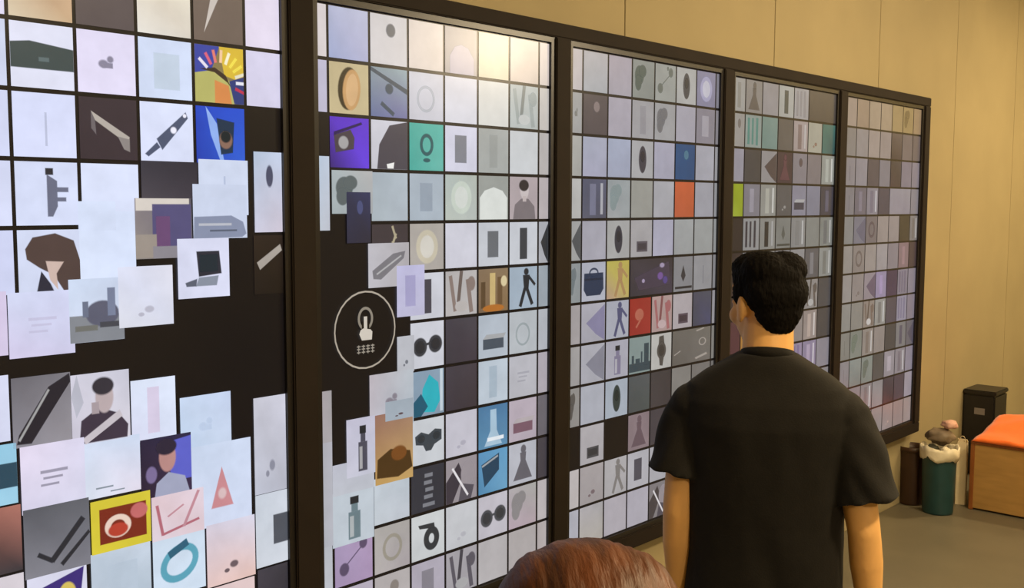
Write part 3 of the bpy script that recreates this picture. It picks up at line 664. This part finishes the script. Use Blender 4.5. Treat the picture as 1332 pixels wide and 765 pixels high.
def person(name, loc, rz, sc, label, cat='person', head_yaw=0, head_tilt=0, arms=None, female=False, mats=('shirt', 'trousers', 'hair_black')):
    root = tag(empty(name, loc, rz), label, cat)
    top_m, leg_m, hair_m = mats
    S = sc
    # ---------- body, one continuous surface
    bm = bmesh.new()
    piv = Vector((0, -.005, 1.53))
    HR = Matrix.Rotation(head_yaw, 3, 'Z') @ Matrix.Rotation(head_tilt, 3, 'X')
    def hp(p): return piv + HR @ (Vector(p)-piv)
    def hell(p, r, b=bm, extra=None, seg=20):
        ell(b, hp(p), r, HR if extra is None else HR @ extra, seg)
    hell((0, -.004, 1.672), (.075, .092, .092))
    hell((0, .030, 1.612), (.060, .066, .080))
    hell((0, .060, 1.562), (.032, .032, .026))
    hell((0, .086, 1.685), (.050, .020, .040))
    hell((0, .076, 1.652), (.056, .022, .016))              # brow
    for s in (-1, 1):
        hell((s*.040, .066, 1.618), (.026, .026, .026))     # cheeks
        hell((s*.0785, -.004, 1.640), (.010, .021, .036), extra=Matrix.Rotation(s*.35, 3, 'Z'))   # ears
        hell((s*.0790, .002, 1.616), (.007, .010, .012))
    cap(bm, hp((0, .092, 1.652)), hp((0, .110, 1.612)), .009, .014)
    hell((0, .104, 1.611), (.020, .014, .010))
    hell((0, .090, 1.585), (.024, .012, .010))
    cap(bm, (0, -.022, 1.44), hp((0, -.008, 1.60)), .068, .062)
    cap(bm, (-.07, -.015, 1.445), (.07, -.015, 1.445), .042, .042)
    loft(bm, [(0, 0, .88, .15, .105), (0, 0, .98, .155, .105), (0, 0, 1.08, .135, .095), (0, 0, 1.2, .15, .105), (0, 0, 1.34, .165, .110), (0, -.01, 1.43, .12, .075), (0, -.015, 1.48, .065, .058)])
    A = arms
    for s, key in ((1, 'R'), (-1, 'L')):
        sh, elb, wr = [Vector(v) for v in A[key]]
        cap(bm, sh.lerp(elb, .06), sh.lerp(elb, .5), .046, .047); cap(bm, sh.lerp(elb, .5), elb, .047, .040)
        mid = elb.lerp(wr, .35)
        cap(bm, elb, mid, .040, .041); cap(bm, mid, wr, .041, .0265)
        dn = (wr-elb).normalized()
        hand(bm, wr, (dn+Vector((0, 0, -.5))).normalized(), (0, 1, 0), (-s, .1, 0))
        # legs
        hip = Vector((s*.088, 0, .90)); kn = Vector((s*.095, .012, .49)); an = Vector((s*.10, -.012, .09))
        cap(bm, hip, kn, .082, .056); cf = kn.lerp(an, .35)+Vector((0, -.014, 0))
        cap(bm, kn, cf, .054, .055); cap(bm, cf, an, .055, .038)
        cap(bm, an, (s*.112, .12, .04), .036, .03)
    me = remesh(bm, .0055, 4)
    link('body', me, root, 'skin')
    # face details
    for s in (-1, 1):
        bm = bmesh.new(); hell((s*.031, .0815, 1.640), (.0125, .010, .0085), bm, seg=14); e = finish(bm, 'eye', 'eye', root, True)
        bm = bmesh.new(); hell((s*.031, .0905, 1.640), (.0052, .0025, .0052), bm, seg=10); finish(bm, 'iris', 'iris', e, True)
        bm = bmesh.new(); cap(bm, hp((s*.014, .0985, 1.660)), hp((s*.05, .083, 1.663)), .0045, .003, 8); finish(bm, 'eyebrow', hair_m, root, True)
    bm = bmesh.new(); hell((0, .0975, 1.580), (.021, .006, .0075), bm, seg=12); finish(bm, 'lips', 'lip', root, True)
    # ---------- hair
    bm = bmesh.new()
    if not female:
        hell((0, -.004, 1.716), (.086, .100, .064), bm)
        hell((0, .030, 1.742), (.076, .068, .042), bm)
        hell((-.028, -.03, 1.738), (.058, .062, .046), bm)
        hell((.028, -.03, 1.738), (.058, .062, .046), bm)
        hell((0, -.040, 1.680), (.085, .068, .070), bm)
        hell((0, -.052, 1.640), (.066, .046, .058), bm)
        hell((0, -.052, 1.612), (.050, .036, .042), bm)
        for s in (-1, 1): hell((s*.072, .012, 1.680), (.014, .030, .036), bm); 
        me = remesh(bm, .0045, 9)
        displace(me, lambda p: .0012*noise.noise(p*30)+.0028*noise.noise(Vector((p.x*190, p.y*190, p.z*110))))
    else:
        hell((0, -.006, 1.702), (.116, .118, .082), bm)
        hell((-.05, -.01, 1.70), (.066, .09, .074), bm)
        hell((.05, -.01, 1.70), (.066, .09, .074), bm)
        hell((0, -.030, 1.640), (.100, .098, .100), bm)
        cap(bm, hp((0, -.070, 1.62)), (0, -.105, 1.36), .085, .06)
        for s in (-1, 1):
            cap(bm, hp((s*.080, .0, 1.66)), (s*.090, -.02, 1.42), .034, .026)
        me = remesh(bm, .0055, 4)
        displace(me, lambda p: .003*noise.noise(Vector((p.x*38, p.y*14, p.z*8)))+.002*noise.noise(Vector((p.x*140, p.y*30, p.z*20))))
    link('hair', me, root, hair_m)
    # ---------- shirt
    bm = bmesh.new()
    if not female:
        loft(bm, [(0, -.005, .80, .205, .135), (0, -.005, .95, .198, .130), (0, -.006, 1.1, .196, .128), (0, -.008, 1.24, .203, .133), (0, -.010, 1.35, .212, .134),
                  (0, -.012, 1.405, .214, .120), (0, -.014, 1.445, .196, .100), (0, -.014, 1.475, .158, .086), (0, -.014, 1.505, .108, .076), (0, -.012, 1.527, .072, .068)], power=2.5)
        for key, s in (('R', 1), ('L', -1)):
            sh, elb, wr = [Vector(v) for v in A[key]]
            f = A['hem'+key]
            end = Vector(f[:3])
            ax = (end-sh); q = ax.to_track_quat('Z', 'Y').to_matrix(); L = ax.length
            ell(bm, sh+Vector((-s*.004, 0, -.026)), (.062, .076, .062))
            rr = []
            N = 30
            for t, r in ((-.02, .040), (.06, .060), (.25, .074), (.55, .083), (.85, .091), (1.0, .096)):
                rr.append([bm.verts.new(sh + ax*t + q @ Vector((r*f[3]*math.cos(2*PI*i/N), r*f[3]*1.02*math.sin(2*PI*i/N), 0))) for i in range(N)])
            for a, b in zip(rr, rr[1:]):
                for i in range(N): bm.faces.new((a[i], a[(i+1) % N], b[(i+1) % N], b[i]))
            bm.faces.new(rr[0][::-1]); bm.faces.new(rr[-1])
        me = remesh(bm, .0055, 4)
        def fold(p):
            w = max(0, min(1, (1.46-p.z)/.2))
            a = .007*noise.noise(Vector((p.x*7, p.y*7, p.z*4.5)))
            b = .005*noise.noise(Vector((p.x*14+3, p.y*14, p.z*6+p.x*9)))
            arm = max(0, abs(p.x)-.19)*20
            c = .004*math.sin((p.z+abs(p.x)*1.2)*70+3*noise.noise(p*6))*min(1, arm)
            return (a+b)*w+c*w
        displace(me, fold)
    else:
        loft(bm, [(0, 0, .82, .185, .125), (0, 0, 1.0, .168, .118), (0, 0, 1.2, .172, .122), (0, -.006, 1.36, .185, .122), (0, -.012, 1.43, .17, .10), (0, -.014, 1.475, .10, .075), (0, -.014, 1.495, .072, .066)])
        for key in ('R', 'L'):
            sh, elb, wr = [Vector(v) for v in A[key]]
            cap(bm, sh, elb, .064, .054); cap(bm, elb, elb.lerp(wr, .92), .054, .04)
        me = remesh(bm, .007, 5)
        displace(me, lambda p: .004*noise.noise(p*9))
    sh_o = link('shirt', me, root, top_m)
    bm = bmesh.new()                                        # stand collar
    rings = []
    for r, z in ((.068, 1.507), (.0665, 1.535), (.0625, 1.5365), (.062, 1.507)):
        rings.append([bm.verts.new((r*math.cos(2*PI*i/36), -.012+r*.98*math.sin(2*PI*i/36), z-.018*math.sin(2*PI*i/36)-.004)) for i in range(36)])
    rings.append(rings[0])
    for a, b in zip(rings, rings[1:]):
        for i in range(36): bm.faces.new((a[i], a[(i+1) % 36], b[(i+1) % 36], b[i]))
    finish(bm, 'collar', top_m, sh_o, True)
    # ---------- trousers and shoes
    bm = bmesh.new()
    loft(bm, [(0, 0, .80, .165, .118), (0, 0, .9, .172, .122), (0, 0, 1.0, .162, .114)])
    for s in (-1, 1):
        cap(bm, (s*.088, 0, .86), (s*.097, .012, .49), .095, .076)
        cap(bm, (s*.097, .012, .49), (s*.102, -.010, .13), .076, .064)
        loft(bm, [(s*.102, -.01, .075, .066, .072), (s*.102, -.008, .14, .064, .066), (s*.1, 0, .3, .068, .068)])
    me = remesh(bm, .008, 4)
    displace(me, lambda p: .004*noise.noise(p*11))
    link('trousers', me, root, leg_m)
    for s in (-1, 1):
        bm = bmesh.new()
        loft(bm, [(s*.108, .05, .022, .047, .145), (s*.108, .05, .05, .049, .146), (s*.106, .03, .085, .046, .11), (s*.104, .0, .115, .046, .06)], power=2.3)
        so = link('shoe', remesh(bm, .006, 3), root, 'shoe')
        bm = bmesh.new()
        loft(bm, [(s*.108, .05, 0, .049, .150), (s*.108, .05, .024, .050, .151)], power=2.3)
        finish(bm, 'sole', 'sole', so)
    if abs(S-1) > 1e-4: root.scale = (S, S, S)
    return root

# the man in the black shirt
tp = depth_pt(1002, 325, 2.60)
MAN_H = 1.787
dirang = math.atan2(tp.y-CAM.y, tp.x-CAM.x)
ARM_M = {'R': [(.188, -.012, 1.405), (.243, -.055, 1.10), (.268, -.020, .855)], 'L': [(-.188, -.012, 1.405), (-.215, -.045, 1.11), (-.215, .000, .86)],
         'hemR': (.243, -.045, 1.170, .93), 'hemL': (-.220, -.035, 1.205, .86)}
person('person', (tp.x, tp.y, 0), dirang-PI/2-.03, tp.z/MAN_H,
       'person with short black hair in a loose black short-sleeved shirt, facing the screens', head_yaw=.62, head_tilt=-.03, arms=ARM_M)
# the second visitor, of whom only the brown crown of the head shows
tq = depth_pt(764, 704, 1.10)
ang2 = math.atan2(tq.y-CAM.y, tq.x-CAM.x)
ARM_W = {'R': [(.158, -.012, 1.39), (.205, -.03, 1.10), (.215, .03, .86)], 'L': [(-.158, -.012, 1.39), (-.205, -.03, 1.10), (-.215, .03, .86)]}
person('person', (tq.x, tq.y, 0), ang2-PI/2+.2, tq.z/1.786,
       'person with reddish-brown hair, only the crown of the head in view', arms=ARM_W, female=True, mats=('blouse', 'trousers', 'hair_brown'))

# ------------------------------------------------------------------ corner with bins and bench
def bin_(name, p, r, h, m, label, group=None):
    t = tag(empty(name, p), label, 'bin', group)
    bm = bmesh.new()
    closed_lathe(bm, [(r*.84, 0), (r*.86, .012), (r*.96, h*.9), (r*.97, h*.93), (r*1.0, h*.94), (r, h), (r*.93, h), (r*.90, h*.9), (r*.8, .02)], n=40)
    finish(bm, 'bin_body', m, t, True)
    bm = bmesh.new()
    rr = lathe(bm, [(r*.985, h*.93), (r*1.03, h*.935), (r*1.03, h+.006), (r*.985, h+.006)], n=40)
    for i in range(40):
        bm.faces.new((rr[3][i], rr[3][(i+1) % 40], rr[0][(i+1) % 40], rr[0][i]))
    finish(bm, 'rim', m, t, True)
    return t
def crumple(bm, c, r, seed, n=3, amp=.35):
    m = Matrix.Translation(Vector(c)) @ Matrix.Diagonal((r[0], r[1], r[2], 1))
    g = bmesh.ops.create_icosphere(bm, subdivisions=n, radius=1)
    for v in g['verts']:
        d = noise.noise(v.co*1.8+Vector((seed, 0, 0)))*amp + noise.noise(v.co*4.5+Vector((0, seed, 0)))*amp*.5
        v.co = m @ (v.co*(1+d))
bp_ = floor_pt(1219, 671)
dv = Vector((bp_.x-CAM.x, bp_.y-CAM.y, 0)).normalized()
tb = Vector((bp_.x, bp_.y, 0)) + dv*.09
RB, HB = .104, .375
TB_ = bin_('waste_bin', tb, RB, HB, 'teal', 'round dark teal waste bin with an overflowing cream liner')
side = Vector((dv.y, -dv.x, 0))
bb = floor_pt(1197, 668); bb = Vector((bb.x, bb.y, 0)) + dv*.17
bb.y = min(bb.y, Y1-.13)
if (bb-tb).length < .216: bb = tb + (bb-tb).normalized()*.217
bin_('waste_bin', bb, .090, .365, 'brownbin', 'dark brown waste bin standing behind the teal bin')
# liner folded over the rim, with a floppy edge
bm = bmesh.new(); n = 48; rr = []
for j, (r, z) in enumerate(((RB*.86, HB-.10), (RB*.90, HB+.0), (RB*.99, HB+.036), (RB*1.07, HB+.026), (RB*1.09, HB-.005), (RB*1.085, HB-.035))):
    row = []
    for i in range(n):
        a = 2*PI*i/n
        w = noise.noise(Vector((math.cos(a)*1.5+3.3, math.sin(a)*1.5, j*.4)))+.4*noise.noise(Vector((math.cos(a)*6, math.sin(a)*6, j*.6)))
        row.append(bm.verts.new((r*(1+.07*w*(j > 1))*math.cos(a), r*(1+.07*w*(j > 1))*math.sin(a), z+.035*w*(j > 1))))
    rr.append(row)
for a, b in zip(rr, rr[1:]):
    for i in range(n): bm.faces.new((a[i], a[(i+1) % n], b[(i+1) % n], b[i]))
o = finish(bm, 'liner', 'liner', TB_, True); o['label'] = 'cream plastic liner folded over the rim'
sm = o.modifiers.new('thick', 'SOLIDIFY'); sm.thickness = .003
# rubbish on top
for nm, off, r, z, m, lab, sd in (
    ('crumpled_paper', (.036, -.026), (.036, .030, .022), HB+.016, 'liner', 'crumpled cream paper on top of the teal bin', 1.3),
    ('crumpled_wrapper', (-.044, -.02), (.036, .040, .028), HB+.02, 'darkpaper', 'dark crumpled wrapper in the mouth of the teal bin', 4.1),
    ('plastic_bag', (.0, .050), (.080, .058, .050), HB+.090, 'greybag', 'brown-grey plastic bag heaped on the teal bin', 7.7),
    ('crumpled_napkin', (.048, .05), (.050, .042, .026), HB+.168, 'pinkpaper', 'crumpled pink napkin topping the rubbish heap', 2.9)):
    bm = bmesh.new(); crumple(bm, (0, 0, 0), r, sd)
    o = finish(bm, nm, m, None, True)
    o.location = tb + side*off[0] + dv*off[1] + Vector((0, 0, z))
    o.rotation_euler = (0, 0, math.atan2(side.y, side.x))
    tag(o, lab, 'rubbish')

# tan box bench with an orange cloth on it
A0 = floor_pt(1259, 662)
bx0 = A0.x; by0 = A0.y
hd = math.hypot(bx0-CAM.x, by0-CAM.y)
rt = ray(1262, 573); hb = CAM.z + rt.z*hd/math.hypot(rt.x, rt.y)
bl, bw = .95, .52
bt = tag(empty('box_bench', (bx0, by0, 0)), 'low tan plywood box bench with brown edges against the wall corner', 'bench')
bt['label'] = 'low tan plywood box bench with brown edges, beside the teal bin'
def bb_(n, lo, hi, m, bev=.003): return box(n, lo, hi, m, bt, bev)
pt = .018
bb_('front_panel', (.004, -bl+.02, .012), (.004+pt, -.02, hb-.02), 'ply')
bb_('back_panel', (bw-.022, -bl+.02, .012), (bw-.004, -.02, hb-.02), 'ply')
bb_('side_panel', (.02, -pt-.004, .012), (bw-.02, -.004, hb-.02), 'ply')
bb_('side_panel', (.02, -bl+.004, .012), (bw-.02, -bl+.004+pt, hb-.02), 'ply')
bb_('lid', (0, -bl, hb-.02), (bw, 0, hb), 'post')
for cx in (0, bw-.026):
    for cy in (-.026, -bl):
        bb_('corner_post', (cx, cy, 0), (cx+.026, cy+.026, hb-.02), 'post')
# cloth: a soft pad rising towards its back, draping over the front edge
bm = bmesh.new(); nx, ny = 22, 34; vv = []
for i in range(nx+1):
    row = []
    for j in range(ny+1):
        u, v = i/nx, j/ny
        x = -.014+u*(bw-.02); y = -.012-v*(bl-.02)
        z = hb+.022+.085*(u**1.2)+.012*noise.noise(Vector((u*4, v*7, 0)))+.055*math.exp(-((u-.75)/.25)**2-((v-.32)/.14)**2)
        edge = min(v, 1-v)
        z -= .018*max(0, 1-edge/.05)
        row.append(bm.verts.new((x, y, z)))
    vv.append(row)
for i in range(nx):
    for j in range(ny): bm.faces.new((vv[i][j], vv[i+1][j], vv[i+1][j+1], vv[i][j+1]))
low = []
top_loop = [vv[0][j] for j in range(ny+1)] + [vv[i][ny] for i in range(1, nx+1)] + [vv[nx][j] for j in range(ny-1, -1, -1)] + [vv[i][0] for i in range(nx-1, 0, -1)]
for v in top_loop: low.append(bm.verts.new((v.co.x, v.co.y, hb+.001)))
N = len(low)
for i in range(N): bm.faces.new((top_loop[i], top_loop[(i+1) % N], low[(i+1) % N], low[i]))
bm.faces.new(low)
o = finish(bm, 'orange_cushion', 'orange', None, True); o.location = (bx0, by0, 0)
tag(o, 'bright orange cloth cushion lying on the tan box bench', 'cushion')

# cream paper bag between the bin and the bench
kb = floor_pt(1249, 657); kb = Vector((kb.x, kb.y, 0))
kt = tag(empty('paper_bag', kb+dv*.05, math.atan2(side.y, side.x)), 'tall cream paper bag squeezed between teal bin and bench', 'bag')
bm = bmesh.new()
hk = .40; w2, d2 = .030, .075
pts0 = [(-w2, -.04), (w2, -.04), (w2+.004, .0), (w2, .075), (-w2, .075), (-w2+.006, .02)]
prev = None
for z, s in ((0, 1), (hk*.5, 1.06), (hk, .95)):
    row = [bm.verts.new((x*s, y*s, z+(.012*noise.noise(Vector((x*60, y*40, 1))) if z else 0))) for x, y in pts0]
    if prev:
        for i in range(6): bm.faces.new((prev[i], prev[(i+1) % 6], row[(i+1) % 6], row[i]))
    else: bm.faces.new(row[::-1])
    prev = row
o = finish(bm, 'bag_body', 'kraft', kt); sm = o.modifiers.new('t', 'SOLIDIFY'); sm.thickness = .002
for yy in (-.03, .06):
    bm = bmesh.new(); pr = None
    for k in range(11):
        a = PI*k/10
        p = Vector((-.018*math.cos(a), yy, hk-.015+.035*math.sin(a)))
        if pr is not None: cap(bm, pr, p, .002, .002, 6)
        pr = p
    finish(bm, 'bag_handle', 'kraft', kt, True)

# black box-shaped bin against the wall behind the bench
q0 = wall_pt(1255, 500, Y1-.02); q1 = wall_pt(1306, 503, Y1-.30)
bxx = q0.x+.02; hbx = .60
kx = tag(empty('black_storage_bin', (bxx, Y1-.005, 0)), 'square black plastic bin standing against the wall behind the bench', 'bin')
wd_ = .215
bm = bmesh.new(); add_box(bm, (0, -wd_, 0), (.26, 0, hbx-.03), .01); finish(bm, 'bin_body', 'blackbox', kx)
bm = bmesh.new(); add_box(bm, (-.006, -wd_-.006, hbx-.03), (.266, 0, hbx), .006); finish(bm, 'lid', 'blackbox', kx)
box('label_plate', (-.002, -.15, hbx-.17), (.001, -.08, hbx-.125), 'tape', kx)
